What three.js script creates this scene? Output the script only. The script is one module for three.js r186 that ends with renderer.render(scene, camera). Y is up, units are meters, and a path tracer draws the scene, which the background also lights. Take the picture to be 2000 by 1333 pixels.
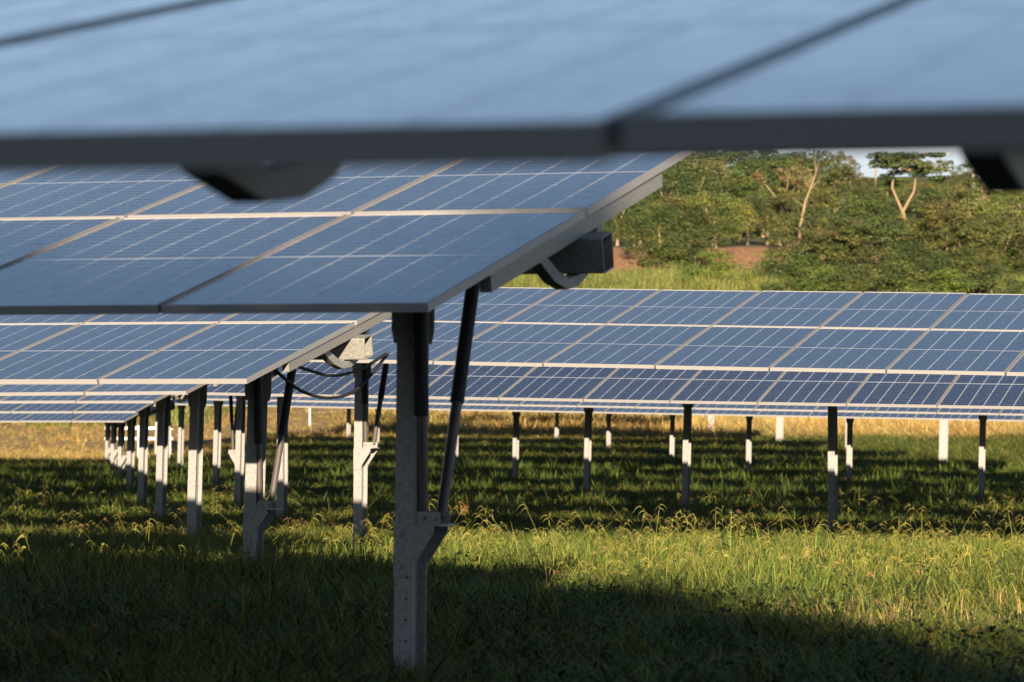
import * as THREE from 'three';
import { mergeGeometries } from 'three/addons/utils/BufferGeometryUtils.js';
import { ImprovedNoise } from 'three/addons/math/ImprovedNoise.js';

// ------------------------------------------------------------------ camera, sky, sun, exposure
const EYE = 1.1, THETA = THREE.MathUtils.degToRad(17.6), C = Math.cos(THETA), S = Math.sin(THETA);
const scene = new THREE.Scene();
const camera = new THREE.PerspectiveCamera(11.592, 1024 / 682, 0.1, 3000);
camera.position.set(0, EYE, 0);
camera.rotation.set(THREE.MathUtils.degToRad(1.514), 0, 0);
camera.focus = 26;
camera.userData.fStop = 6.2;
const renderer = new THREE.WebGLRenderer({ antialias: true });
renderer.setSize(1024, 682);
renderer.toneMapping = THREE.LinearToneMapping;
renderer.toneMappingExposure = 2.6;
renderer.shadowMap.enabled = true;
renderer.shadowMap.type = THREE.PCFSoftShadowMap;

// rows run along u (right and a little towards the camera), p is the level direction away across the rows
const at = (u, p, y = 0) => new THREE.Vector3(u * C + p * S, y, u * S - p * C);
const ALPHA = THREE.MathUtils.degToRad(20), PROFILE = 0.272;
const sunDir = at(Math.sin(ALPHA), -Math.cos(ALPHA)).setY(PROFILE * Math.cos(ALPHA)).normalize();
{
  const W = 512, H = 256, data = new Float32Array(W * H * 4), d = new THREE.Vector3();
  const stops = [[-90, 0.0308, 0.0347, 0.0308], [-2, 0.1232, 0.1386, 0.1463], [0, 0.3, 0.325, 0.335], [5, 0.295, 0.325, 0.345], [10, 0.2026, 0.2725, 0.3466], [15, 0.1509, 0.2233, 0.3187], [20, 0.0634, 0.1022, 0.1604], [28, 0.0285, 0.053, 0.1002], [40, 0.02, 0.0408, 0.0847], [90, 0.0115, 0.0246, 0.0554]];
  for (let r = 0; r < H; r++) {
    const el = ((r + .5) / H - .5) * 180, y = Math.sin(el * Math.PI / 180), ce = Math.cos(el * Math.PI / 180);
    let k = 0; while (k < stops.length - 2 && el > stops[k + 1][0]) k++;
    const a = stops[k], b = stops[k + 1], f = THREE.MathUtils.smoothstep(el, a[0], b[0]) * .4 + .6 * (el - a[0]) / (b[0] - a[0]);
    for (let c = 0; c < W; c++) {
      const ph = ((c + .5) / W - .5) * 2 * Math.PI;
      d.set(Math.cos(ph) * ce, y, Math.sin(ph) * ce);
      const cs = d.dot(sunDir), glow = Math.exp(-Math.acos(Math.min(1, cs)) / .28) * .12, o = (r * W + c) * 4;
      data[o] = a[1] + (b[1] - a[1]) * f + glow; data[o + 1] = a[2] + (b[2] - a[2]) * f + glow * .86; data[o + 2] = a[3] + (b[3] - a[3]) * f + glow * .62; data[o + 3] = 1;
    }
  }
  const sky = new THREE.DataTexture(data, W, H, THREE.RGBAFormat, THREE.FloatType);
  sky.mapping = THREE.EquirectangularReflectionMapping; sky.magFilter = THREE.LinearFilter; sky.minFilter = THREE.LinearFilter; sky.needsUpdate = true;
  scene.background = sky; scene.environment = sky;
  scene.environmentIntensity = 1; scene.backgroundIntensity = 1;
}
const sun = new THREE.DirectionalLight(new THREE.Color().setRGB(1, .82, .62), 5);
sun.position.copy(sunDir).multiplyScalar(150).add(at(-8, 30)); sun.target.position.copy(at(-8, 30));
sun.castShadow = true; sun.shadow.mapSize.set(4096, 4096); sun.shadow.radius = 1;
Object.assign(sun.shadow.camera, { left: -70, right: 70, top: 60, bottom: -60, near: 1, far: 420 });
scene.add(sun, sun.target);

// ------------------------------------------------------------------ helpers
let seed = 12345;
const rnd = () => { seed = (seed + 0x6D2B79F5) | 0; let t = Math.imul(seed ^ (seed >>> 15), 1 | seed); t = (t + Math.imul(t ^ (t >>> 7), 61 | t)) ^ t; return ((t ^ (t >>> 14)) >>> 0) / 4294967296; };
const rr = (a, b) => a + (b - a) * rnd();
const perlin = new ImprovedNoise();
const fbm = (x, y, z = 0, o = 4) => { let s = 0, a = .5; for (let i = 0; i < o; i++) { s += a * perlin.noise(x, y, z + i * 7.3); x *= 2.03; y *= 2.03; a *= .5; } return s; };
const { lerp, clamp, degToRad } = THREE.MathUtils;
const smoothstep = (x, a, b) => { const t = clamp((x - a) / (b - a), 0, 1); return t * t * (3 - 2 * t); };
const used = new Map();
const numbered = (n) => { const k = used.get(n) ?? 0; used.set(n, k + 1); return k ? n + '_' + String(k).padStart(3, '0') : n; };
function mesh(name, geo, mat, parent) { const m = new THREE.Mesh(geo, mat); m.name = parent ? name : numbered(name); m.castShadow = m.receiveShadow = true; (parent ?? scene).add(m); return m; }
function thing(name, label, category, pos, group) { const g = new THREE.Group(); g.name = numbered(name); if (pos) g.position.copy(pos); g.userData = { label, category }; if (group) g.userData.group = group; scene.add(g); return g; }
function part(name, parent) { const g = new THREE.Group(); g.name = name; parent.add(g); return g; }
const box = (x0, x1, y0, y1, z0, z1) => new THREE.BoxGeometry(x1 - x0, y1 - y0, z1 - z0).translate((x0 + x1) / 2, (y0 + y1) / 2, (z0 + z1) / 2);
function texture(w, h, fn, srgb = true) {
  const d = new Uint8Array(w * h * 4);
  for (let y = 0; y < h; y++) for (let x = 0; x < w; x++) { const c = fn(x / w, y / h, x, y), o = (y * w + x) * 4; d[o] = clamp(c[0], 0, 1) * 255; d[o + 1] = clamp(c[1], 0, 1) * 255; d[o + 2] = clamp(c[2], 0, 1) * 255; d[o + 3] = 255; }
  const t = new THREE.DataTexture(d, w, h); t.wrapS = t.wrapT = THREE.RepeatWrapping; t.magFilter = THREE.LinearFilter; t.minFilter = THREE.LinearMipmapLinearFilter; t.generateMipmaps = true;
  if (srgb) t.colorSpace = THREE.SRGBColorSpace; t.needsUpdate = true; return t;
}
const toS = (x) => x <= .0031308 ? 12.92 * x : 1.055 * Math.pow(x, 1 / 2.4) - .055;
const lin = (r, g, b) => new THREE.Color().setRGB(r, g, b);

function metric(g, k = 3) { // texture coordinates in thirds of a metre, so that zinc keeps its real grain
  const p = g.attributes.position, n = g.attributes.normal, uv = new Float32Array(p.count * 2);
  for (let i = 0; i < p.count; i++) { const x = p.getX(i), y = p.getY(i), z = p.getZ(i), a = Math.abs(n.getX(i)), b = Math.abs(n.getY(i)), c = Math.abs(n.getZ(i)); uv[i * 2] = (a > b && a > c ? z : x) * k; uv[i * 2 + 1] = (b > a && b > c ? z : y) * k; }
  g.setAttribute('uv', new THREE.BufferAttribute(uv, 2)); return g;
}
// ------------------------------------------------------------------ materials
const speckle = texture(256, 256, (u, v, x, y) => { const n = fbm(x * .06, y * .06, 3) + .5 * fbm(x * .22, y * .22, 6, 2) + .22 * perlin.noise(x * .8, y * .8, 9); const k = toS(clamp(.74 + .42 * n, .3, 1)); return [k, k, k * .995]; });
const frameMat = new THREE.MeshStandardMaterial({ color: lin(.31, .30, .29), metalness: .2, roughness: .42 });
const steelMat = new THREE.MeshStandardMaterial({ color: lin(.38, .375, .36), metalness: .12, roughness: .55, map: speckle });
const tubeMat = new THREE.MeshStandardMaterial({ color: lin(.33, .32, .29), metalness: .2, roughness: .5, map: speckle });
const darkSteel = new THREE.MeshStandardMaterial({ color: lin(.30, .29, .28), metalness: .4, roughness: .55 });
const rubberMat = new THREE.MeshStandardMaterial({ color: lin(.012, .012, .013), roughness: .7 });
const rodMat = new THREE.MeshStandardMaterial({ color: lin(.10, .085, .075), roughness: .45, metalness: .3 });
const backMat = new THREE.MeshPhysicalMaterial({ color: lin(.60, .61, .62), roughness: .22, ior: 1.9, clearcoat: 1, clearcoatRoughness: .08 });
// one print of cells per module: half cells with pale seams, and dust that has dried in blotches and runs
function cellPrint(k) {
  const w = 512, h = 1024;
  return texture(w, h, (u, v, x, y) => {
    const half = v < .5 ? 0 : 1, vv = (v - half * .5) * 2, cu = u * 6, cv = vv * 12;
    const fx = cu - Math.floor(cu), fy = cv - Math.floor(cv), id = Math.floor(cu) * 31 + Math.floor(cv + half * 12) * 17 + k * 101;
    const tone = 1 + .16 * (Math.sin(id * 12.9898) * 43758.5453 % 1);
    let c = [.010 * tone, .017 * tone, .043 * tone];
    const seam = Math.min(fy, 1 - fy) < .034 ? 1 : 0, ex = Math.min(fx, 1 - fx) * .166, ey = (Math.floor(cv) % 2 ? 1 - fy : fy) * .083;
    if (ex + ey < .012) c = [.50, .51, .52]; else if (seam) c = [.40, .43, .47];
    const d = clamp(.30 + .9 * fbm(u * 5 + k * 9, v * 10, k, 5) + .25 * fbm(u * 40, v * 9 + k, 2, 2), 0, 1), fine = .5 + .5 * perlin.noise(x * .8, y * .8, k + 4);
    const low = smoothstep(v, .05, 0) * clamp(.3 + 1.8 * fbm(u * 14, v * 30, k + 20, 3), 0, 1);
    const run = smoothstep(fbm(u * 30 + k * 3, v * 1.6, 41, 2), .1, .3) * .02, edge = smoothstep(v, .035, .004) * .10 * clamp(.6 + 2 * fbm(u * 11 + k, 3, 8, 3), 0, 1.3);
    const dust = clamp((.6 + .35 * k) * (.038 * d + .03 * fine * d + run) + edge - .03 * low, 0, .25);
    const spot = fbm(u * 90 + k, v * 180, 7 + k, 2) > .47 ? .5 : 1;
    return [0, 1, 2].map((i) => toS((c[i] * (1 - dust) + dust * [.36, .34, .32][i]) * spot));
  });
}
const wipe = texture(512, 1024, (u, v, x, y) => { const n = fbm(u * 9, v * 18, 31, 4) + .8 * fbm(u * 34, v * 68, 12, 3), k = clamp(.94 + .5 * n - .5 * smoothstep(fbm(u * 20 + 5, v * 40, 77, 2), .2, .34), .15, 1); return [k, k, k]; }, false);
const cellMats = [0, 1, 2, 3].map((k) => new THREE.MeshPhysicalMaterial({ map: cellPrint(k), roughness: .22, ior: 1.9, clearcoat: 1, clearcoatMap: wipe, clearcoatRoughness: .08 }));

// ------------------------------------------------------------------ terrain
function groundY(x, d) {
  const left = smoothstep(x + d * .04, -9, -1);
  let y = .03 * perlin.noise(x * .45, d * .3, 1) * smoothstep(d, 160, 60) + .06 * perlin.noise(x * .12, d * .07, 5);
  y -= .2 * smoothstep(d, 14, 36) * smoothstep(d, 80, 56);
  y += lerp(.15, .85, left) * smoothstep(d, 72, 132) * 1.15;
  const k = lerp(.55, 1, left), e = Math.max(0, d - 131);
  y += k * (Math.min(e, 36) * .195 + clamp(e - 36, 0, 26) * .07 + smoothstep(e, 61, 68) * 2.0 + clamp(e - 66, 0, 62) * .06 + clamp(e - 128, 0, 52) * .165 + clamp(e - 180, 0, 600) * -.03);
  y += smoothstep(d, 190, 260) * 1.6 * perlin.noise(x * .03, d * .02, 11);
  return y;
}
const soilPatch = (x, d) => { // bare red earth on the bank and the slope
  const a = smoothstep(Math.hypot((x - 7.0) / 3.4, (d - 197) / 9), 1.15, .8), b = smoothstep(Math.hypot((x - 14.2) / 2.9, (d - 198) / 9), 1.2, .8), c = smoothstep(Math.hypot((x - 24) / 3, (d - 200) / 6), 1.2, .8);
  return Math.max(a, b, c);
};
{
  const xs = [], ds = [];
  for (let i = -44; i <= 44; i++) xs.push(Math.sign(i) * (Math.abs(i) * .55 + Math.pow(Math.abs(i) / 44, 4) * 700));
  for (let d = -80; d < 8; d += 8) ds.push(d);
  for (let d = 8; d < 60; d += .6) ds.push(d);
  for (let d = 60; d < 140; d += 1.2) ds.push(d);
  for (let d = 140; d < 320; d += 2) ds.push(d);
  for (let d = 320, s = 8; d < 2200; d += s, s *= 1.3) ds.push(d);
  const pos = [], col = [], uv = [], idx = [], n = xs.length;
  for (const d of ds) for (const x of xs) {
    pos.push(x, groundY(x, d), -d); uv.push(x, d);
    const m = .5 + .8 * fbm(x * .3, d * .3, 2, 3), left = smoothstep(x, -3, -9);
    let c = [lerp(.035, .050, m), lerp(.036, .046, m), lerp(.012, .017, m)];
    const dry = Math.max(smoothstep(d, 104, 110) * smoothstep(d, 150, 138), left * smoothstep(d, 96, 103) * smoothstep(d, 165, 150));
    c = c.map((v, i) => lerp(v, [.36, .24, .088][i] * (.85 + .3 * m), dry));
    const track = left * Math.max(smoothstep(Math.abs(d - 100.5), 2.2, 1.2), smoothstep(Math.abs(d - 150), 6, 4));
    c = c.map((v, i) => lerp(v, [.34, .25, .135][i], track));
    const hillG = smoothstep(d, 160, 170); c = c.map((v, i) => lerp(v, [.075 + .045 * m, .08 + .035 * m, .024][i], hillG));
    c = c.map((v, i) => lerp(v, [.37, .195, .10][i] * (.8 + .4 * m), soilPatch(x, d)));
    const spot = d < 70 ? smoothstep(fbm(x * .55 + 40, d * .25, 3, 3), .16, .24) : 0; c = c.map((v, i) => lerp(v, [.20, .125, .055][i], spot * .8));
    col.push(...c);
  }
  for (let r = 0; r < ds.length - 1; r++) for (let i = 0; i < n - 1; i++) { const a = r * n + i; idx.push(a, a + 1, a + n, a + 1, a + n + 1, a + n); }
  const g = new THREE.BufferGeometry();
  g.setAttribute('position', new THREE.Float32BufferAttribute(pos, 3)); g.setAttribute('color', new THREE.Float32BufferAttribute(col, 3)); g.setAttribute('uv', new THREE.Float32BufferAttribute(uv, 2)); g.setIndex(idx); g.computeVertexNormals();
  const grain = texture(512, 512, (u, v, x, y) => { const k = .78 + .5 * fbm(u * 16, v * 16, 3, 4) + .18 * perlin.noise(x * .6, y * .6, 2); return [k, k, k * .97]; });
  grain.repeat.set(.25, .25);
  const m = mesh('ground', g, new THREE.MeshStandardMaterial({ vertexColors: true, map: grain, roughness: 1, bumpMap: grain, bumpScale: .03 }));
  m.userData = { kind: 'structure', label: 'grassy ground rising to a wooded hillside with red earth' };
}

// ------------------------------------------------------------------ solar tables
const PITCH = 1.066, MW = 1.05, ML = 2.07, ROWV = 2.12, FT = .030, LIP = .0095;
const frameGeo = mergeGeometries([box(0, MW, -FT, .004, -LIP, 0), box(0, MW, -FT, .004, -ML, -ML + LIP), box(0, LIP, -FT, .004, -ML + LIP, -LIP), box(MW - LIP, MW, -FT, .004, -ML + LIP, -LIP)]);
const sheetGeo = box(LIP, MW - LIP, -.006, 0, -ML + LIP, -LIP);
const CW = .1632, CG = .009, HL = 1.0, MID = .03;
function cellGeo(i, j) {
  const x0 = (MW - (6 * CW + 5 * CG)) / 2 + i * (CW + CG), z0 = (ML - 2 * HL - MID) / 2 + j * (HL + MID);
  const g = new THREE.PlaneGeometry(CW, HL).rotateX(-Math.PI / 2).translate(x0 + CW / 2, .0005, -(z0 + HL / 2)), uv = g.attributes.uv;
  for (let k = 0; k < 4; k++) uv.setXY(k, (i + uv.getX(k)) / 6, (j + uv.getY(k)) / 2);
  return g;
}
const cellGeos = []; for (let j = 0; j < 2; j++) for (let i = 0; i < 6; i++) cellGeos.push(cellGeo(i, j));
const cellsMerged = mergeGeometries(cellGeos);
const railGeo = metric(box(-.024, .024, -FT - .075, -FT - .002, -3.38, -.78));
const strapGeo = (() => {
  const o = [[-.56, -.108], [-.33, -.245], [-.16, -.31], [0, -.325], [.14, -.31], [.28, -.245], [.46, -.108]], i = [[.38, -.108], [.23, -.215], [.11, -.272], [0, -.282], [-.13, -.272], [-.27, -.215], [-.46, -.108]];
  const s = new THREE.Shape([...o, ...i].map(([x, y]) => new THREE.Vector2(x, y)));
  return metric(new THREE.ExtrudeGeometry(s, { depth: .05, bevelEnabled: true, bevelSize: .003, bevelThickness: .003, bevelSegments: 1 }).translate(0, 0, -.025).rotateY(Math.PI / 2).translate(0, 0, -2.1));
})();
function tubeGeo(len) {
  const a = .078, r = .012, s = new THREE.Shape(), sq = (q, w) => { q.moveTo(-w + r, -w); q.lineTo(w - r, -w); q.quadraticCurveTo(w, -w, w, -w + r); q.lineTo(w, w - r); q.quadraticCurveTo(w, w, w - r, w); q.lineTo(-w + r, w); q.quadraticCurveTo(-w, w, -w, w - r); q.lineTo(-w, -w + r); q.quadraticCurveTo(-w, -w, -w + r, -w); };
  sq(s, a); const hole = new THREE.Path(); sq(hole, a - .006); s.holes.push(hole);
  return metric(new THREE.ExtrudeGeometry(s, { depth: len, bevelEnabled: false, curveSegments: 3 }).rotateY(Math.PI / 2));
}
const rodBetween = (a, b, r0, r1 = r0, seg = 10) => { const v = b.clone().sub(a), g = new THREE.CylinderGeometry(r1, r0, v.length(), seg); g.applyQuaternion(new THREE.Quaternion().setFromUnitVectors(new THREE.Vector3(0, 1, 0), v.clone().normalize())); return g.translate(...a.clone().add(b).multiplyScalar(.5).toArray()); };
const plateShape = (w, h) => { const s = new THREE.Shape(), k = w / 2; s.moveTo(-k * .82, 0); s.lineTo(k * .82, 0); s.lineTo(k, .06); s.lineTo(k, h - .035); s.quadraticCurveTo(k, h, k - .03, h); s.lineTo(-k + .03, h); s.quadraticCurveTo(-k, h, -k, h - .035); s.lineTo(-k, .06); s.closePath(); return s; };
const headPlate = new THREE.ExtrudeGeometry(plateShape(.128, .40), { depth: .007, bevelEnabled: false });
const gusset = (side) => { const s = new THREE.Shape([[-.044, -.215], [.040, -.215], [.044, -.17], [.135, -.03], [.135, 0], [-.044, 0]].map(([x, y]) => new THREE.Vector2(x * side, y))); return new THREE.ExtrudeGeometry(s, { depth: .006, bevelEnabled: false }); };
const boltGeo = new THREE.CylinderGeometry(.011, .011, .016, 6).rotateX(Math.PI / 2);

function makePost(parent, o, lx, top, ground, { wide = 1, damper = 0, lean = 0, bracketY = .68, railN, fine = false }) {
  const g = part('post', parent), fw = .0425 * wide, dp = .088 * (wide > 1 ? 1.1 : 1), H = top - ground;
  g.position.set(lx, ground, 0); g.rotation.z = -degToRad(lean);
  mesh('front_flange', metric(box(-fw, fw, -.5, H, dp - .008, dp)), steelMat, g);
  mesh('rear_flange', metric(box(-fw, fw, -.5, H, -dp, -dp + .008)), steelMat, g);
  mesh('web', metric(box(-.0035, .0035, -.5, H - .002, -dp + .008, dp - .008)), steelMat, g);
  for (const z of [dp + .002, -dp - .009]) mesh('head_plate', metric(headPlate.clone().scale(wide > 1 ? 1.6 : 1, 1, 1).translate(0, H - .31, z)), steelMat, g);
  if (fine) for (const [x, y] of [[-.022, H - .05], [.022, H - .05], [-.022, H - .12], [.022, H - .12]]) mesh('bolt', boltGeo.clone().translate(x, y, dp + .014), darkSteel, g);
  if (fine) for (let y = .12; y < .5; y += .09) mesh('bolt_hole', new THREE.CylinderGeometry(.006, .006, .002, 8).rotateX(Math.PI / 2).translate(.012, y, dp + .0012), rubberMat, g);
  if (!damper) return;
  const s = damper, b = part('damper_bracket', parent); b.position.set(lx, ground, 0); b.rotation.z = g.rotation.z;
  for (const z of [dp + .002, -dp - .008]) mesh('gusset_plate', metric(gusset(s).translate(0, bracketY, z)), steelMat, b);
  mesh('shelf', box(Math.min(.05 * s, .165 * s), Math.max(.05 * s, .165 * s), bracketY + .001, bracketY + .009, -dp - .01, dp + .01), steelMat, b);
  for (const z of [.055, -.075]) mesh('clevis', box(Math.min(.058 * s, .16 * s), Math.max(.058 * s, .16 * s), bracketY + .009, bracketY + .062, z + .03, z + .036), steelMat, b);
  for (const x of [.083, .137]) mesh('bolt', boltGeo.clone().translate(x * s, bracketY + .037, .098), darkSteel, b);
  if (fine) for (const y of [-.035, -.17]) mesh('bolt', boltGeo.clone().translate(-.015 * s, bracketY + y, dp + .014), darkSteel, b);
  // two dampers fan out from the shelf to the rail above: one nearly upright, one leaning away
  for (const [x0, z0, dz] of [[.075, .04, .10], [.13, -.04, -.5]]) {
    const d = part('damper', parent), a = new THREE.Vector3(lx + x0 * s, ground + bracketY + .03, z0), e = new THREE.Vector3(lx + (x0 + .02) * s, 0, z0 + dz);
    e.y = o.deckY(e.x, e.z) - .10;
    const m = a.clone().lerp(e, .40), n = a.clone().lerp(e, .38);
    mesh('rod', rodBetween(a, m, .024), rodMat, d); mesh('sleeve', rodBetween(n, e, .031), rubberMat, d);
  }
}
const tables = [];
/** label, group; u of the left end, number of columns, p and height of the front edge (height at uRef), tilt, roll in degrees */
function table(spec) {
  const { label, group, uL, n, p, y, uRef = uL, tilt, roll = 0, posts = [], fine = false, strings = false, straps = true, rails = true, lean = 0, cables = [], step } = spec;
  const ti = degToRad(tilt), ro = degToRad(roll), yL = EYE + y + (uL - uRef) * Math.tan(ro), uO = uL + n * PITCH / 2, pT = p + 2.1 * Math.cos(ti) + .171 * Math.sin(ti);
  const base = at(uO, pT); base.y = groundY(base.x, -base.z);
  const t = thing('solar_table', label, 'solar table', base, group); t.rotation.y = -THETA;
  const D = new THREE.Matrix4().makeTranslation(uL - uO, yL - base.y, pT - p).multiply(new THREE.Matrix4().makeRotationZ(ro)).multiply(new THREE.Matrix4().makeRotationX(ti));
  const place = (o, x, yy, z) => { const m = D.clone().multiply(new THREE.Matrix4().makeTranslation(x, yy, z)); m.decompose(o.position, o.quaternion, o.scale); };
  for (let i = 0; i < n; i++) for (let j = 0; j < 2; j++) {
    const m = part('solar_module', t); place(m, i * PITCH + .008, (step && i >= step ? .006 : 0) + rr(-.0015, .0015), -j * ROWV);
    mesh('frame', frameGeo, frameMat, m); mesh('backsheet', sheetGeo, backMat, m);
    const cm = cellMats[(i * 2 + j * 5 + tables.length * 3 + (i * 7 + j) % 5) % 4];
    if (strings) for (const g of cellGeos) mesh('cell_string', g, cm, m); else mesh('cell_sheet', cellsMerged, cm, m);
    m.rotateY(rr(-.0012, .0012)); m.rotateX(rr(-.0016, .0016));
  }
  for (let i = 0; i <= n; i++) {
    const x = clamp(i * PITCH, .042, n * PITCH - .042);
    if (rails || i === 0 || i === n) place(mesh('rail', railGeo, tubeMat, t), x, 0, 0);
    if (straps || i === 0 || i === n) place(mesh('tube_strap', strapGeo, steelMat, t), x - .05 + (i === 0 ? .09 : 0) + (step && i >= step ? .05 : 0), 0, 0);
  }
  place(mesh('torque_tube', tubeGeo(n * PITCH + .15), tubeMat, t), -.075, -FT - .075 - .08, -2.1);
  const up = new THREE.Vector3(), deckY = (lx, lz) => { // height of the deck's underside above the group's base
    const a = new THREE.Vector3(0, -FT, 0).applyMatrix4(D), N = up.set(0, 1, 0).transformDirection(D); return a.y - ((lx - a.x) * N.x + (lz - a.z) * N.z) / N.y;
  };
  for (const q of posts) {
    const u = q.u ?? q, w = at(u, pT), lx = u - uO; w.y = groundY(w.x, -w.z);
    makePost(t, { deckY }, lx, deckY(lx, 0) - .23, w.y - base.y, { lean, fine, ...(q.u !== undefined ? q : {}) });
  }
  for (const c of cables) { // black conduit slung below the deck: points as (u, distance behind the tube, drop below the deck)
    const pts = c.map(([u, z, dy]) => new THREE.Vector3(u - uO, deckY(u - uO, -z) - dy, -z));
    mesh('cable', new THREE.TubeGeometry(new THREE.CatmullRomCurve3(pts), 24, .012, 6), rubberMat, t);
  }
  tables.push(t); return t;
}
// the blurred row overhead
table({ label: 'out-of-focus solar table overhanging the top of the view, its front frame dark', uL: -.745 - 6 * PITCH, n: 14, p: 2.62, y: .247, uRef: -.745, tilt: 11.4, roll: -.5, posts: [-5.2, 2.1], strings: true, step: 6 });
// row ends along the aisle, stepping back
table({ label: 'shaded solar table with a thick dark post and a box tube jutting from its end', uL: -3.97 - 8 * PITCH, n: 8, p: 11.529, y: .436 + .02, uRef: -4, tilt: 13.0, roll: -.23, lean: .6, posts: [{ u: -4.78, damper: 1, bracketY: .70, fine: true }, { u: -12.0 }], strings: true, fine: true });
table({ label: 'solar table with cream front frame, lit box tube end and black cable loops', uL: -8.266 - 8 * PITCH, n: 8, p: 20.359, y: .308 + .02, uRef: -8.266, tilt: 12.12, roll: -.16, lean: 1.8, posts: [{ u: -9.08, damper: 1, bracketY: .61, fine: true }, { u: -16.3 }], strings: true,
  cables: [[[-8.45, -1.0, .06], [-8.46, -.5, .22], [-8.47, 0, .36], [-8.45, .5, .42], [-8.42, 1.0, .40]], [[-8.62, -.75, .16], [-8.6, -.3, .40], [-8.55, .15, .55], [-8.5, .6, .58], [-8.44, 1.1, .42]]] });
const edge = 'edge-on solar table, # row behind the one with the sloping front edge', eg = 'solar tables stepping back along the aisle';
table({ label: 'edge-on solar table with a round-topped post plate and a pale lamp-like cap', uL: -12.6 - 8 * PITCH, n: 8, p: 29.5, y: .365, uRef: -12.6, tilt: 12, roll: .3, lean: 1.6, posts: [-13.42, -20.7] });
tables[3].userData.label = 'edge-on solar table directly behind the one with cable loops, front edge sloping';
[[-16.9, 38.53, .36, 12.3], [-21.2, 47.65, .285, 13.5], [-25.5, 56.79, .165, 13]].forEach(([u, p, y, tilt]) => table({ label: edge.replace('#', ['first', 'second', 'third'][Math.round((p - 38.53) / 9.1)]), group: eg, uL: u - 9 * PITCH, n: 9, p, y, uRef: u, tilt, roll: 0, lean: 1.4, posts: [u - .82, u - 8.0], straps: false }));
[[-29.8, 65.9, .20], [-34.1, 75.0, .22], [-38.4, 84.1, .27]].forEach(([u, p, y]) => table({ label: 'mostly hidden far solar table on a lit bracketed post, ' + ['fourth', 'fifth', 'sixth'][Math.round((p - 65.9) / 9.1)] + ' behind the sloping one', group: 'far tables behind the stepping row ends', uL: u - 9 * PITCH, n: 9, p, y, uRef: u, tilt: 12, posts: [{ u: u - .8, damper: 1, bracketY: .5 }], straps: false, rails: false }));
// the long rows beyond the open ground
table({ label: 'wide sunlit solar table with both module tiers in view before the crop field', uL: -9.062 - 3 * PITCH, n: 12, p: 29.506, y: .610, uRef: -9.062, tilt: 11.57, roll: -1.41, lean: .6, posts: [{ u: -11.62, damper: 1, bracketY: 1.08 }, { u: -4.45 }], strings: true });
table({ label: 'darker blue solar table tucked low behind the wide sunlit one', uL: -11.325 - 5 * PITCH, n: 15, p: 38.527, y: .364, uRef: -11.325, tilt: 15, roll: -1.11, posts: [-16.0, -8.74, -1.5] });
const strip = 'far solar table showing a thin strip, # row behind the darker blue table', sg = 'far rows of solar tables';
[[-20.9, 15, 47.65, .45, -14, 13, [{ u: -20.35, damper: -1, bracketY: .93 }, -13.0, -5.8]],
 [-25.34, 18, 56.789, .447, -17.881, 12, [-24.55, -17.25, -10.02]],
 [-29.6, 21, 65.9, .40, -20.8, 12, [-28.85, -21.5, -14.3]],
 [-33.9, 21, 75.0, .46, -24, 12, [-33.1, -25.9, -18.62]],
 [-38.2, 21, 84.1, .52, -27, 12, [-37.4, -30.2, -22.9, { u: -15.65, wide: 2.3 }]],
 [-42.5, 21, 93.2, .62, -31, 12, [-41.7, -34.5, -27.25, { u: -20.05, wide: 2 }]],
 [-46.8, 21, 102.3, .75, -36, 12, [-38.8, -31.6, { u: -24.2, wide: 2.3 }]],
 [-51.1, 20, 111.4, .9, -40, 12, [-35.85, { u: -28.75, wide: 2.3 }]]].forEach(([uL, n, p, y, uRef, tilt, posts]) => table({ label: strip.replace('#', ['first', 'second', 'third', 'fourth', 'fifth', 'sixth', 'seventh', 'eighth'][Math.round((p - 47.65) / 9.1)]), group: sg, uL, n, p, y, uRef, tilt, roll: -1.15, lean: p > 60 ? 1.2 : 1.5, posts, straps: false, rails: false }));

console.log('tables built', tables.length);
// ------------------------------------------------------------------ grass
class Strip { // loose ribbons and faces with a colour each
  constructor() { this.p = []; this.c = []; this.i = []; }
  ribbon(pts, w, side, col) { // tapering ribbon along pts
    const b = this.p.length / 3, n = pts.length;
    pts.forEach((q, k) => { const h = w * (k === n - 1 ? .12 : 1 - .35 * k / n) / 2; this.p.push(q.x - side.x * h, q.y - side.y * h, q.z - side.z * h, q.x + side.x * h, q.y + side.y * h, q.z + side.z * h); this.c.push(...col, ...col); });
    for (let k = 0; k < n - 1; k++) { const a = b + k * 2; this.i.push(a, a + 1, a + 2, a + 1, a + 3, a + 2); }
  }
  quad(c, u, v, col) { const b = this.p.length / 3; for (const [s, t] of [[-1, -1], [1, -1], [1, 1], [-1, 1]]) { this.p.push(c.x + u.x * s + v.x * t, c.y + u.y * s + v.y * t, c.z + u.z * s + v.z * t); this.c.push(...col); } this.i.push(b, b + 1, b + 2, b, b + 2, b + 3); }
  build() { const g = new THREE.BufferGeometry(); g.setAttribute('position', new THREE.Float32BufferAttribute(this.p, 3)); g.setAttribute('color', new THREE.Float32BufferAttribute(this.c, 3)); g.setIndex(this.i); g.computeVertexNormals(); return g; }
}
const V = (x, y, z) => new THREE.Vector3(x, y, z);
const vary = (c, k) => { const s = 1 + rr(-k, k); return [c[0] * s * (1 + rr(-.12, .12)), c[1] * s, c[2] * s * (1 + rr(-.2, .2))]; };
function arc(x, z, dir, h, reach, n, droop) { const o = []; for (let k = 0; k <= n; k++) { const t = k / n, r = reach * Math.pow(t, 1.7); o.push(V(x + Math.cos(dir) * r, h * (t - droop * t * t * t), z + Math.sin(dir) * r)); } return o; }
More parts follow.
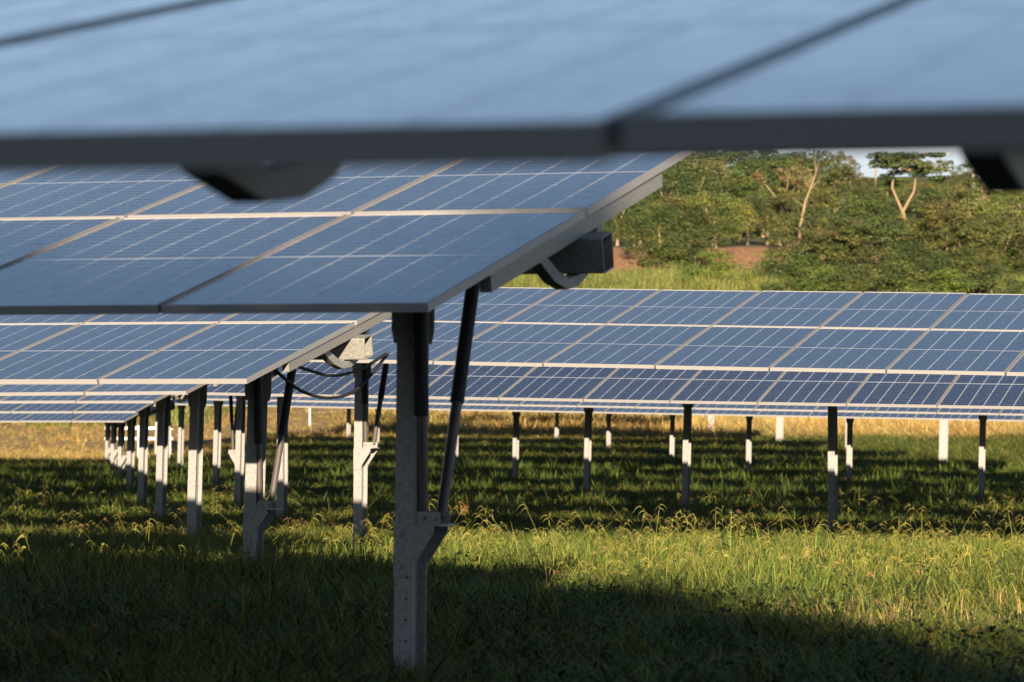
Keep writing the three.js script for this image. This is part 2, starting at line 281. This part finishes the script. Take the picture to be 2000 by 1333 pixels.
function tuft(n, h0, h1, spread, w, cols, droop = .35) {
  const s = new Strip();
  for (let k = 0; k < n; k++) { const d = rr(0, 6.283), a = rr(0, 6.283), r = spread * Math.sqrt(rnd()), h = rr(h0, h1); s.ribbon(arc(Math.cos(a) * r, Math.sin(a) * r, d, h, h * rr(.25, .95), 3, rr(0, droop)), w * rr(.7, 1.3), V(-Math.sin(d), 0, Math.cos(d)), vary(cols[Math.floor(rnd() * cols.length)], .42)); }
  return s.build();
}
function seedStems(n, h0, h1, col, tip) { // arching stalks that end in a few drooping fingers
  const s = new Strip();
  for (let k = 0; k < n; k++) {
    const d = rr(0, 6.283), h = rr(h0, h1), pts = arc(rr(-.06, .06), rr(-.06, .06), d, h, h * rr(.15, .7), 6, rr(.0, .22)), e = pts[6], c = vary(col, .2);
    s.ribbon(pts, .0046, V(-Math.sin(d), 0, Math.cos(d)), c); s.ribbon(pts, .0046, V(Math.cos(d), .3, Math.sin(d)), c);
    for (let f = 0, m = 2 + Math.floor(rnd() * 3); f < m; f++) {
      const a = d + rr(-1.3, 1.3), q = e.clone().lerp(pts[5], f / m * .8), L = rr(.05, .1), o = [];
      for (let t = 0; t <= 3; t++) { const u = t / 3; o.push(V(q.x + Math.cos(a) * L * u * .8, q.y + L * (.35 * u - .95 * u * u), q.z + Math.sin(a) * L * u * .8)); }
      const cf = vary(tip, .25); s.ribbon(o, .006, V(-Math.sin(a), .2, Math.cos(a)), cf); s.ribbon(o, .005, V(0, 1, 0), cf);
    }
  }
  return s.build();
}
const leafMat = new THREE.MeshStandardMaterial({ vertexColors: true, roughness: .75 });
const GREEN = [.056, .082, .009], FRESH = [.118, .165, .016], YELLOW = [.235, .228, .036], STRAW = [.33, .235, .09], DEEP = [.020, .036, .006];
function stuff(name, label, cat) { const g = new THREE.Group(); g.name = numbered(name); g.userData = { kind: 'stuff', label, category: cat }; scene.add(g); return g; }
const Q = new THREE.Quaternion(), UP = V(0, 1, 0), M4 = new THREE.Matrix4();
function scatter(parent, geo, list, mat = leafMat) { // list of [x, d, scale, height scale, tint]
  const m = new THREE.InstancedMesh(geo, mat, list.length); m.name = 'tuft'; m.castShadow = m.receiveShadow = true;
  const col = new THREE.Color();
  list.forEach(([x, d, s, hs, tint], k) => { Q.setFromAxisAngle(UP, rr(0, 6.283)); M4.compose(V(x, groundY(x, d) - .01, -d), Q, V(s, s * hs, s)); m.setMatrixAt(k, M4); m.setColorAt(k, col.setRGB(...tint)); });
  parent.add(m); return m;
}
const half = (d) => .1535 * d + 1.3;
function field(d0, d1, perM2, fn) { const o = []; const area = .1535 * (d1 * d1 - d0 * d0) + 2.6 * (d1 - d0), n = Math.floor(area * perM2); for (let k = 0; k < n; k++) { let d, x; do { d = rr(d0, d1); } while (rnd() > half(d) / half(d1)); x = rr(-half(d), half(d)); const r = fn(x, d); if (r) o.push([x, d, ...r]); } return o; }
const tintAt = (x, d) => { const n = fbm(x * .5, d * .22, 8, 3), k = 1 + .35 * n + rr(-.12, .12); return [k * (1 + .25 * fbm(x * .3 + 9, d * .15, 2, 2)), k, k]; };
const wild = (x, d) => clamp(1 + 1.9 * fbm(x * .55 + 3, d * .28, 23, 3), .45, 1.45) * (1 - .35 * smoothstep(d, 31, 36)) * (.52 + .40 * smoothstep(d, 13, 24));   // clumps of taller and shorter growth
const inOpen = (x, d) => { const u = x * C - d * S, p = x * S + d * C; return p > 15.5 && p < 29 && u > -8.5; };   // the open ground between the rows
{
  const g = stuff('grass', 'knee-high green grass with arching seed heads under the solar tables', 'grass');
  const short = [0, 1, 2, 3].map(() => tuft(26, .07, .26, .12, .0055, [GREEN, FRESH, YELLOW, FRESH, DEEP]));
  const tall = [0, 1, 2].map(() => tuft(15, .16, .36, .09, .0065, [GREEN, FRESH, DEEP]));
  const broad = [0, 1].map(() => tuft(11, .14, .30, .08, .014, [GREEN, DEEP, FRESH], .5));
  const wisps = [0, 1].map(() => tuft(9, .28, .52, .07, .0048, [FRESH, YELLOW, GREEN], .55));
  for (const t of wisps) scatter(g, t, field(15, 46, 4, (x, d) => rnd() > .35 + 2.4 * fbm(x * .9 + 11, d * .45, 33, 2) ? null : [rr(.8, 1.15), rr(.7, 1.1) * (1 - .3 * smoothstep(d, 31, 36)), tintAt(x, d)]));
  const drybits = tuft(14, .06, .22, .1, .005, [STRAW, YELLOW, STRAW]);
  const seeds = [0, 1, 2, 3, 4].map(() => seedStems(1, .34, .62, [.19, .19, .03], [.25, .22, .045])), rusty = seedStems(2, .3, .5, [.19, .14, .04], [.26, .15, .06]);
  const herb = [0, 1, 2].map(() => { const q = new Strip(); for (let k = 0; k < 34; k++) { const a = rr(0, 6.283), h = rr(.02, .2), r = rr(0, .07), L = rr(.014, .032), b = V(Math.cos(a) * r, h, Math.sin(a) * r), m = b.clone().add(V(Math.cos(a) * L * .5, L * .35, Math.sin(a) * L * .5)), e = b.clone().add(V(Math.cos(a) * L, L * rr(-.1, .4), Math.sin(a) * L)); q.ribbon([b, m, e], L * .55, V(-Math.sin(a), rr(-.3, .3), Math.cos(a)), vary([.05, .08, .010], .4)); } return q.build(); });
  for (const t of herb) scatter(g, t, field(9, 46, 5, (x, d) => rnd() > .25 + 2.2 * fbm(x * .8 + 7, d * .4, 27, 2) ? null : [rr(.8, 1.3), rr(.7, 1.3), tintAt(x, d)]));
  const low = (x, d) => Math.max(smoothstep(Math.hypot((x - 2.4) / 1.2, (d - 20) / 2.6), 1.1, .5), .8 * smoothstep(Math.hypot((x - 2.9) / .6, (d - 17.5) / 1.8), 1.1, .5), .7 * smoothstep(fbm(x * .7 + 20, d * .3, 17, 2), .18, .3));   // a thin, short patch in the open ground
  for (const t of short) scatter(g, t, field(9, 46, 26, (x, d) => rnd() < .35 * low(x, d) ? null : [rr(.8, 1.3), rr(.7, 1.25) * wild(x, d) * (1 - .5 * low(x, d)), tintAt(x, d)]));
  for (const t of tall) scatter(g, t, field(9, 46, 8, (x, d) => rnd() < .95 * low(x, d) || rnd() > .55 + 1.1 * fbm(x * .6, d * .3, 4, 2) ? null : [rr(.75, 1.15), rr(.65, 1.15) * wild(x, d), tintAt(x, d)]));
  for (const t of broad) scatter(g, t, field(9, 46, 5, (x, d) => rnd() > .5 + 1.4 * fbm(x * .7 + 5, d * .4, 6, 2) ? null : [rr(.7, 1.3), rr(.7, 1.2) * Math.min(1.2, wild(x, d)), tintAt(x, d)]));
  scatter(g, drybits, field(9, 60, 11, (x, d) => rnd() < .25 + 1.5 * low(x, d) ? [rr(.8, 1.3), rr(.6, 1.1), [1, 1, 1]] : null));
  for (const t of seeds) scatter(g, t, field(11, 60, 3.4, (x, d) => rnd() < low(x, d) || rnd() > (d > 22 && d < 40 ? .85 : .35) + 2.2 * fbm(x * .8, d * .35, 14, 2) ? null : [rr(.75, 1.1), rr(.6, 1.1) * (.5 + .5 * smoothstep(d, 13, 22)) * (1 - .2 * smoothstep(d, 31, 36)), tintAt(x, d)]));
  scatter(g, rusty, field(14, 60, .35, () => [rr(.8, 1.1), 1, [1, 1, 1]]));
  for (const t of short.slice(0, 2)) scatter(g, t, field(46, 84, 14, (x, d) => [rr(1.1, 1.8), rr(.35, .9) * wild(x * 1.4, d * 1.6), tintAt(x, d)]));
  for (const t of tall) scatter(g, t, field(46, 84, 6, (x, d) => rnd() > .6 + 1.1 * fbm(x * .4, d * .2, 4, 2) ? null : [rr(.9, 1.4), rr(.4, 1.1) * wild(x * 1.3, d * 1.6) * 1.5, tintAt(x, d)]));
  for (const t of short.slice(2)) scatter(g, t, field(84, 112, 6, (x, d) => (x < -8.5 && d > 97 ? null : [rr(2, 3), rr(.4, .6), tintAt(x, d)])));
}
{
  const g = stuff('dry_grass', 'tall golden dry grass standing beyond the last rows', 'dry grass');
  const dry = [0, 1].map(() => tuft(26, .35, .95, .22, .014, [[.459, .305, .094], [.373, .254, .077], [.510, .356, .127], [.272, .229, .068]], .25));
  for (const t of dry) scatter(g, t, field(108, 137, 3.6, (x, d) => (x < -6 ? null : [rr(.8, 1.3), rr(.75, 1.15) * (.3 + .7 * smoothstep(d, 108, 120)), tintAt(x, d)])));
  for (const t of dry) scatter(g, t, field(103, 146, 1.2, (x, d) => (x > -6.5 ? null : [rr(.7, 1.1), rr(.2, .45), tintAt(x, d)])));
  const gr = tuft(26, .3, .9, .3, .03, [[.12, .15, .03], [.17, .17, .04]], .3);
  scatter(g, gr, field(140, 165, 1.2, (x, d) => [rr(1, 1.6), rr(.6, 1.1), tintAt(x, d)]));
}
{
  const g = stuff('crop_field', 'band of tall yellow-green crop below the wooded bank', 'crop');
  const crop = [0, 1, 2].map(() => tuft(30, .5, 1.0, .35, .03, [[.155, .183, .037], [.122, .161, .031], [.199, .204, .055]], .45));
  for (const t of crop) { const l = []; for (let d = 160; d < 191; d += .9) for (let x = -12; x < 40; x += .62) if (rnd() < .5 && (d < 187 + 3 * perlin.noise(x * .3, 1, 1))) l.push([x + rr(-.2, .2), d + rr(-.3, .3), rr(.8, 1.2), rr(.8, 1.1), tintAt(x * .3, d * .3)]); scatter(g, t, l); }
}
// single weeds that stand above the grass
function weed(label, x, d, h, col, leaves) {
  const w = thing('weed_plant', label, 'weed', V(x, groundY(x, d), -d)), st = [], s = new Strip();
  for (let k = 0; k < leaves.length; k++) {
    const [lean, top] = leaves[k], a = V(0, 0, 0), m = V(lean * .4 * h, top * h * .5, rr(-.03, .03)), e = V(lean * h, top * h, rr(-.05, .05));
    st.push(rodBetween(a, m, .004, .0035, 5), rodBetween(m, e, .0035, .002, 5));
    for (let q = .3; q < 1; q += .06) { const p = q < .5 ? a.clone().lerp(m, q * 2) : m.clone().lerp(e, q * 2 - 1), t = rr(0, 6.283), L = rr(.014, .032), u = V(Math.cos(t), rr(.1, .6), Math.sin(t)).multiplyScalar(L), v = V(-Math.sin(t), rr(-.2, .2), Math.cos(t)).multiplyScalar(L * .5); s.quad(p.clone().add(u), u, v, vary(col, .2)); }
  }
  mesh('stem', mergeGeometries(st), new THREE.MeshStandardMaterial({ color: lin(...col), roughness: .7 }), w); mesh('leaves', s.build(), leafMat, w);
}
weed('upright branching weed with small leaves in the sunlit grass', 1.67, 25.8, .62, [.20, .22, .04], [[.02, 1], [.2, .85], [-.16, .78], [.1, .6]]);
weed('pale leafy weed beside the shaded table\'s post', -1.02, 24.2, .42, [.16, .19, .04], [[.04, 1], [-.12, .75], [.16, .7]]);
weed('rust-orange weed among shaded grass under the far rows', -.66, 46, .55, [.30, .17, .03], [[.05, 1], [.25, .85], [-.2, .9], [.12, .7], [-.1, .6]]);

// ------------------------------------------------------------------ trees
function crown(clusters, leavesPer, size, cols) {
  const s = new Strip();
  for (const [c, r, flat = .8] of clusters) {
    const base = vary(cols[Math.floor(rnd() * cols.length)], .24);
    for (let k = 0; k < leavesPer; k++) {
      const n = V(rr(-1, 1), rr(-1, 1), rr(-1, 1)).normalize(), q = n.clone().multiplyScalar(r * Math.pow(rnd(), .4)); q.y *= flat;
      const u = V(rr(-1, 1), rr(-.6, .6), rr(-1, 1)).normalize(), v = u.clone().cross(n.add(V(rr(-.6, .6), rr(0, .9), rr(-.6, .6)))).normalize(), L = size * rr(.6, 1.3);
      s.quad(q.add(c), u.multiplyScalar(L), v.multiplyScalar(L * .42), vary(base, .14));
    }
  }
  return s.build();
}
function limbs(list) { return mergeGeometries(list.map(([a, b, r0, r1]) => rodBetween(a, b, r0, r1, 7))); }
const OLIVE = [[.087, .094, .020], [.064, .077, .016], [.116, .114, .027]], DENSE = [[.065, .092, .016], [.044, .070, .014], [.094, .111, .023]], LIME = [[.105, .154, .018], [.140, .175, .020]], BROWN = [[.191, .139, .068], [.152, .119, .053], [.126, .119, .040]];
const barkMat = new THREE.MeshStandardMaterial({ color: lin(.34, .24, .14), roughness: .9, map: speckle }), darkBark = new THREE.MeshStandardMaterial({ color: lin(.16, .115, .075), roughness: .95 });
// builders return trunk and crown geometry for a tree 8 m tall
const kinds = {
  dense(k) { const cl = []; for (let i = 0; i < 40; i++) { const a = rr(0, 6.283), h = rr(.22, .95), R = 2.9 * Math.sqrt(Math.max(.05, 1 - Math.pow((h - .5) / .55, 2))) * rr(.45, 1); cl.push([V(Math.cos(a) * R, h * 7.6, Math.sin(a) * R), rr(.7, 1.15)]); } return [limbs([[V(0, -.6, 0), V(.1, 2.6, 0), .2, .15], [V(.1, 2.6, 0), V(.9, 5, .3), .13, .06], [V(.1, 2.6, 0), V(-.8, 5.2, -.3), .13, .06]]), crown(cl, 170, .095, k)]; },
  open(k) {
    const L = [], cl = [], f = V(rr(-.3, .3), rr(2.4, 3.4), rr(-.2, .2)); L.push([V(0, -.6, 0), f, .17, .13]);
    for (let i = 0; i < 5; i++) { const a = i * 1.257 + rr(-.4, .4), m = f.clone().add(V(Math.cos(a) * rr(.7, 1.2), rr(1.2, 2.2), Math.sin(a) * rr(.5, 1))), e = m.clone().add(V(Math.cos(a) * rr(.5, 1.4), rr(.7, 2), Math.sin(a) * rr(.5, 1.4))); L.push([f, m, .10, .07], [m, e, .07, .03]); for (let j = 0; j < 7; j++) cl.push([e.clone().add(V(rr(-1.2, 1.2), rr(-1.5, .8), rr(-1.2, 1.2))), rr(.45, .85), .6]); }
    return [limbs(L), crown(cl, 130, .085, k)];
  },
  umbrella(k) {
    const L = [], cl = [], f = V(-.2, 3.4, 0); L.push([V(.25, -.6, 0), V(.35, 1.6, 0), .2, .17], [V(.35, 1.6, 0), f, .17, .14], [f, V(-.9, 5.1, .2), .11, .08], [f, V(.55, 4.9, -.1), .11, .08], [V(.55, 4.9, -.1), V(.7, 6.2, 0), .08, .06], [V(-.9, 5.1, .2), V(-.8, 6.4, .1), .08, .05]);
    for (let i = 0; i < 9; i++) { const a = i * .7, e = V(Math.cos(a) * rr(.8, 2.6), rr(6.3, 7.6), Math.sin(a) * rr(.8, 2.2)); L.push([i % 2 ? V(.7, 6.2, 0) : V(-.8, 6.4, .1), e, .05, .02]); for (let j = 0; j < 5; j++) cl.push([e.clone().add(V(rr(-1, 1), rr(-.25, .35), rr(-1, 1))), rr(.5, .9), .32]); }
    for (let i = 0; i < 12; i++) cl.push([V(rr(-2, 2.6), rr(4.2, 6), rr(-1.2, 1.2)), rr(.4, .7), .4]);
    return [limbs(L), crown(cl, 150, .085, k)];
  },
  belt(k) { const cl = []; for (let i = 0; i < 130; i++) { const a = rr(0, 6.283), h = rr(.16, .94), R = 3 * Math.sqrt(rnd()) * (h > .68 ? Math.sqrt(Math.max(0, 1 - Math.pow((h - .68) / .275, 2))) : 1); cl.push([V(Math.cos(a) * R, h * 7.7, Math.sin(a) * R), rr(.7, 1.0)]); } return [limbs([[V(0, -.6, 0), V(.1, 3, 0), .22, .16], [V(.1, 3, 0), V(.9, 5.6, .3), .13, .06], [V(.1, 3, 0), V(-.8, 5.4, -.3), .13, .06]]), crown(cl, 46, .24, k)]; },
  slender(k) { const L = [[V(0, -.6, 0), V(.1, 7.2, 0), .14, .05]], cl = []; for (let i = 0; i < 26; i++) { const h = rr(2.6, 8), a = rr(0, 6.283), R = rr(.2, 1.1) * (1.15 - Math.abs(h - 5.6) / 4); cl.push([V(Math.cos(a) * R, h, Math.sin(a) * R), rr(.28, .5), 1.1]); if (i % 3 === 0) L.push([V(.05, h - .8, 0), V(Math.cos(a) * R, h, Math.sin(a) * R), .04, .015]); } return [limbs(L), crown(cl, 100, .085, k)]; },
  bare(k) { const L = [[V(-.3, -.6, 0), V(-.1, 2.2, 0), .19, .15], [V(-.1, 2.2, 0), V(.3, 4.4, 0), .15, .11], [V(.3, 4.4, 0), V(.9, 6.1, .1), .10, .07], [V(.9, 6.1, .1), V(1.45, 8, .1), .07, .02]], cl = []; for (let i = 0; i < 9; i++) { const t = rr(.25, .95), a = V(-.1, 2.2, 0).lerp(V(1.3, 7.5, .1), t), e = a.clone().add(V(rr(-1.3, 1.1), rr(.4, 1.6), rr(-.8, .8))); L.push([a, e, .045, .012]); if (i < 5) cl.push([e, rr(.4, .7)]); } return [limbs(L), crown(cl, 26, .11, k)]; },
  bush(k) { const cl = []; for (let i = 0; i < 30; i++) { const a = rr(0, 6.283), h = Math.pow(rnd(), .8), R = 3.6 * Math.sqrt(1 - h * h * .9) * rr(.2, 1); cl.push([V(Math.cos(a) * R, .4 + h * 6.4, Math.sin(a) * R), rr(.9, 1.5)]); } return [limbs([[V(0, -.6, 0), V(.2, 3.5, 0), .15, .08], [V(0, .2, 0), V(-1.2, 3, .4), .1, .05]]), crown(cl, 150, .11, k)]; },
};
const protos = {};
for (const [key, kind, col, n] of [['dense', 'dense', DENSE, 3], ['olive', 'open', OLIVE, 3], ['leafy', 'dense', OLIVE, 2], ['belt', 'belt', DENSE, 1], ['umbrella', 'umbrella', DENSE, 1], ['slender', 'slender', OLIVE, 2], ['bare', 'bare', BROWN, 1], ['brown', 'open', BROWN, 1], ['bush', 'bush', DENSE, 2], ['limebush', 'bush', LIME, 1], ['yellow', 'dense', [[.167, .170, .037], [.132, .139, .028]], 1]]) protos[key] = Array.from({ length: n }, () => kinds[kind](col));
const text = {
  belt: ['tall tree in the belt behind the viewpoint that shades the near rows', 'tree'],
  dense: ['dense @ tree on the wooded hillside', 'tree'], olive: ['open @ tree with pale forked limbs on the hillside', 'tree'], leafy: ['full @ tree with broken outline on the wooded hillside', 'tree'],
  umbrella: ['flat-topped tree with pale forked trunk rising above the wood', 'tree'], slender: ['slender gappy @ tree standing on the hill crest', 'tree'], bare: ['bare pale leaning tree in the brownish thicket', 'tree'],
  brown: ['half-withered @ tree beside the bare pale one', 'tree'], bush: ['rounded @ bush at the foot of the wooded bank', 'bush'], limebush: ['bright round bush of @ tone beside the crop', 'bush'], yellow: ['yellowish @ tree on the wooded hillside', 'tree'],
};
const count = {}, tinted = [[.6, .68, .7], [.75, .8, .8], [.9, .95, 1], [1.0, .97, .9], [1.15, 1.1, 1], [.75, .9, .75], [1.0, .9, 1]].map((c) => new THREE.MeshStandardMaterial({ vertexColors: true, roughness: .8, color: lin(...c) }));
function tree(key, x, d, h, wide = 1) {
  const k = (count[key] = (count[key] ?? -1) + 1), [tg, cg] = protos[key][k % protos[key].length], [label, cat] = text[key];
  const bushy = cat === 'bush', t = thing(bushy ? 'bush' : 'hillside_tree', label, cat, V(x, groundY(x, d), -d), label.replace(/^\S+ /, '').replace(/ .*/, '') && ('hillside ' + key + ' growth'));
  const size = h > 4.4 ? 'tall ' : h > 2.8 ? 'middling ' : 'low '; if (key !== 'belt' && text[key] && ['dense', 'leafy', 'olive', 'bush'].includes(key)) t.userData.label = size + t.userData.label, t.userData.group += ', ' + size.trim();
  const sc = h / 8; t.scale.set(sc * wide, sc, sc * wide); t.rotation.y = key === 'bare' || key === 'umbrella' ? 0 : rr(0, 6.283);
  mesh('trunk', tg, barkMat, t); const tone = Math.floor(rnd() * tinted.length); mesh('crown', cg, tinted[tone], t);
  if (key !== 'belt') { t.userData.label = t.userData.label.replace('@', ['very dark green', 'dark green', 'grey-green', 'olive', 'pale green', 'deep green', 'brownish green'][tone]); t.userData.group += ', ' + tone; }
  return t;
}
const woods = {
  dense: [[6.8,217,3.8],[8.6,226,4.7],[10.8,236,6.0],[15.7,256,7.9],[18.1,263,7.9],[19.3,258,7.1],[9.3,212,3.0],[19.0,294,5.4],[21.8,298,4.7],[12.7,268,7.0],[15.7,232,4.8],[13.0,230,5.1],[15.6,222,3.4],[5.1,224,3.6],[3.2,232,4.0],[-2.1,228,4.0],[32.6,285,2.7],[36.9,285,2.9],[20.5,195,4.3],[30.4,248,3.4],[18.7,172,3.7],[25.6,300,4.2],[27.4,304,3.1],[33.1,296,2.1],[42.7,292,3.2],[33.3,195,4.2],[9.9,204,0.9],[22.2,275,6.1]],
  leafy: [[13.2,246,7.2],[10.9,217,3.5],[7.6,209,2.1],[15.6,288,5.8],[17.2,226,3.9],[0.7,236,4.5],[34.8,262,4.5],[25.6,176,4.0],[18.8,193,4.0],[17.7,172,3.2],[23.7,172,2.5],[39.2,280,3.4],[29.3,275,3.4],[34.3,280,3.1],[28.3,250,3.3],[25.2,195,4.1],[27.9,224,1.7],[31.5,300,1.6],[39.9,298,2.1],[40.4,250,5.5],[27.5,172,3.8],[17.4,212,1.9],[20.7,234,4.5],[23.5,262,7.0],[15.4,173,1.6],[21.9,171,2.0],[17.4,162,1.8]],
  yellow: [[12.7,213,3.7],[11.9,206,2.2],[14.1,218,3.2],[27.5,195,4.2],[35.0,236,4.5],[36.9,240,5.0],[19.4,171,1.4],[24.1,171,1.9]],
  brown: [[19.8,242,5.9],[18.1,228,3.5]],
  bare: [[17.1,198,5.1]],
  olive: [[23.5,252,6.5],[17.6,193,4.1],[20.8,195,4.0],[24.5,194,4.1],[23.2,172,3.8],[16.0,172,3.3],[22.3,172,2.4],[25.8,222,1.4],[40.3,288,4.5],[16.6,207,1.3],[23.2,244,4.3],[17.5,172,1.9],[16.8,172,3.8],[22.3,172,3.5],[18.1,172,3.2]],
  slender: [[28.1,286,5.2],[27.9,290,4.7],[28.6,284,4.9]],
  umbrella: [[23.0,196,6.5]],
  bush: [[8.2,195,2.6],[9.2,194,2.6],[10.6,194,2.6],[8.8,199,2.6],[8.8,200,2.6],[10.5,199,2.6],[12.1,199,2.6],[17.1,200,2.6],[18.2,199,2.6],[19.7,197,2.6],[21.0,196,2.6],[22.8,196,2.6],[24.4,195,2.6],[26.1,195,2.6],[27.5,194,2.6],[18.3,188,2.6],[19.8,186,2.6],[16.5,184,2.6],[21.5,186,2.6],[23.3,184,2.6],[25.2,184,2.6],[14.2,170,2.6],[16.0,168,2.6],[18.1,167,2.6],[20.2,167,2.6],[22.6,168,2.6],[14.2,163,2.6],[16.2,161,2.6],[18.4,161,2.6],[19.7,162,2.6],[22.1,162,2.6],[23.1,161,2.6]],
  limebush: [[15.2,162,2.2],[20.7,161,2.2],[10.1,170,2.2],[13.8,172,2.2],[27.2,182,2.2],[25.7,176,2.2]],
};
for (const [key, spots] of Object.entries(woods)) for (const [x, d, h] of spots) tree(key, x, d, h, h < 5 ? Math.min(1.9, 1.2 + (5 - h) * .2) : 1.1);
// trees behind the camera: the low sun passes over them, their tops shade the nearest rows
for (const [u, p, h, w = .95] of [[-4, -29, 12], [-.5, -28, 12.5], [3, -29, 13.3], [6.2, -28, 13.3, .85], [9.3, -29, 13.1, .72], [11.7, -28.5, 13.9, .44], [15.2, -28, 10.2, .8], [18.5, -29, 9.8], [22, -28, 9.6], [25.5, -29, 9.6]]) {
  const b = at(u, p); tree('belt', b.x, -b.z, h, w);
}
// fence of thin pale posts at the far edge of the site
{
  const y0 = groundY(8, 133), f = thing('wire_fence', 'wire fence of thin pale posts in the golden dry grass', 'fence', V(8, y0, -133));
  for (let x = -16; x <= 17; x += 2.74) { const gy = groundY(8 + x, 133) - y0; mesh('post', box(x - .045, x + .045, gy - .3, gy + 1.7, -.045, .045), steelMat, f); }
  for (const h of [.5, 1.0, 1.55]) { const pts = []; for (let x = -16; x <= 17; x += 2.74) pts.push(V(x, groundY(8 + x, 133) - y0 + h, .05)); mesh('wire', new THREE.TubeGeometry(new THREE.CatmullRomCurve3(pts), 40, .006, 4), darkSteel, f); }
}
{
  const x = -11.6, d = 104, t = thing('barrier', 'white two-rail barrier on the dry ground beyond the row ends', 'barrier', V(x, groundY(x, d), -d)), white = new THREE.MeshStandardMaterial({ color: lin(.75, .73, .70), roughness: .6 });
  for (const h of [.66, .98]) mesh('rail', box(-1, 1.1, h, h + .085, -.03, .03), white, t);
  for (const px of [-.95, .05, 1.0]) mesh('post', box(px - .04, px + .04, -.3, 1.1, -.111, -.031), white, t);
}
// things on the hill crest
for (const [x, d, h, arm, label] of [[37.8, 296, 3.75, 1, 'pale wooden pole with a white crossarm on the hill crest'], [32.3, 298, 3.41, 0, 'thin pale pole without crossarm on the hill crest']]) {
  const t = thing('utility_pole', label, 'pole', V(x, groundY(x, d), -d)); mesh('pole', new THREE.CylinderGeometry(.07, .10, h + 1, 8).translate(0, (h - 1) / 2, 0), barkMat, t);
  if (arm) { mesh('crossarm', box(-.75, .75, h - .12, h + .06, .11, .24), steelMat, t); for (const a of [-.6, 0, .6]) mesh('insulator', new THREE.CylinderGeometry(.05, .07, .2, 8).translate(a, h + .16, .17), steelMat, t); }
}
{
  const x = 40.9, d = 290, t = thing('hut', 'small whitewashed hut among trees on the hill crest', 'hut', V(x, groundY(x, d), -d)); const wm = new THREE.MeshStandardMaterial({ color: lin(.78, .74, .66), roughness: .9, map: speckle });
  mesh('wall', box(-1.3, 1.3, -1, 2.4, -1.2, 1.2), wm, t);
  const s = new THREE.Shape([[-1.6, 2.35], [1.6, 2.35], [0, 3.3]].map(([a, b]) => new THREE.Vector2(a, b))); mesh('roof', new THREE.ExtrudeGeometry(s, { depth: 2.8, bevelEnabled: false }).translate(0, .05, -1.4), new THREE.MeshStandardMaterial({ color: lin(.30, .20, .14), roughness: .9 }), t);
  mesh('door', box(-.4, .4, -.1, 1.8, 1.2, 1.25), darkBark, t);
}
console.log('vegetation built');

renderer.render(scene, camera);
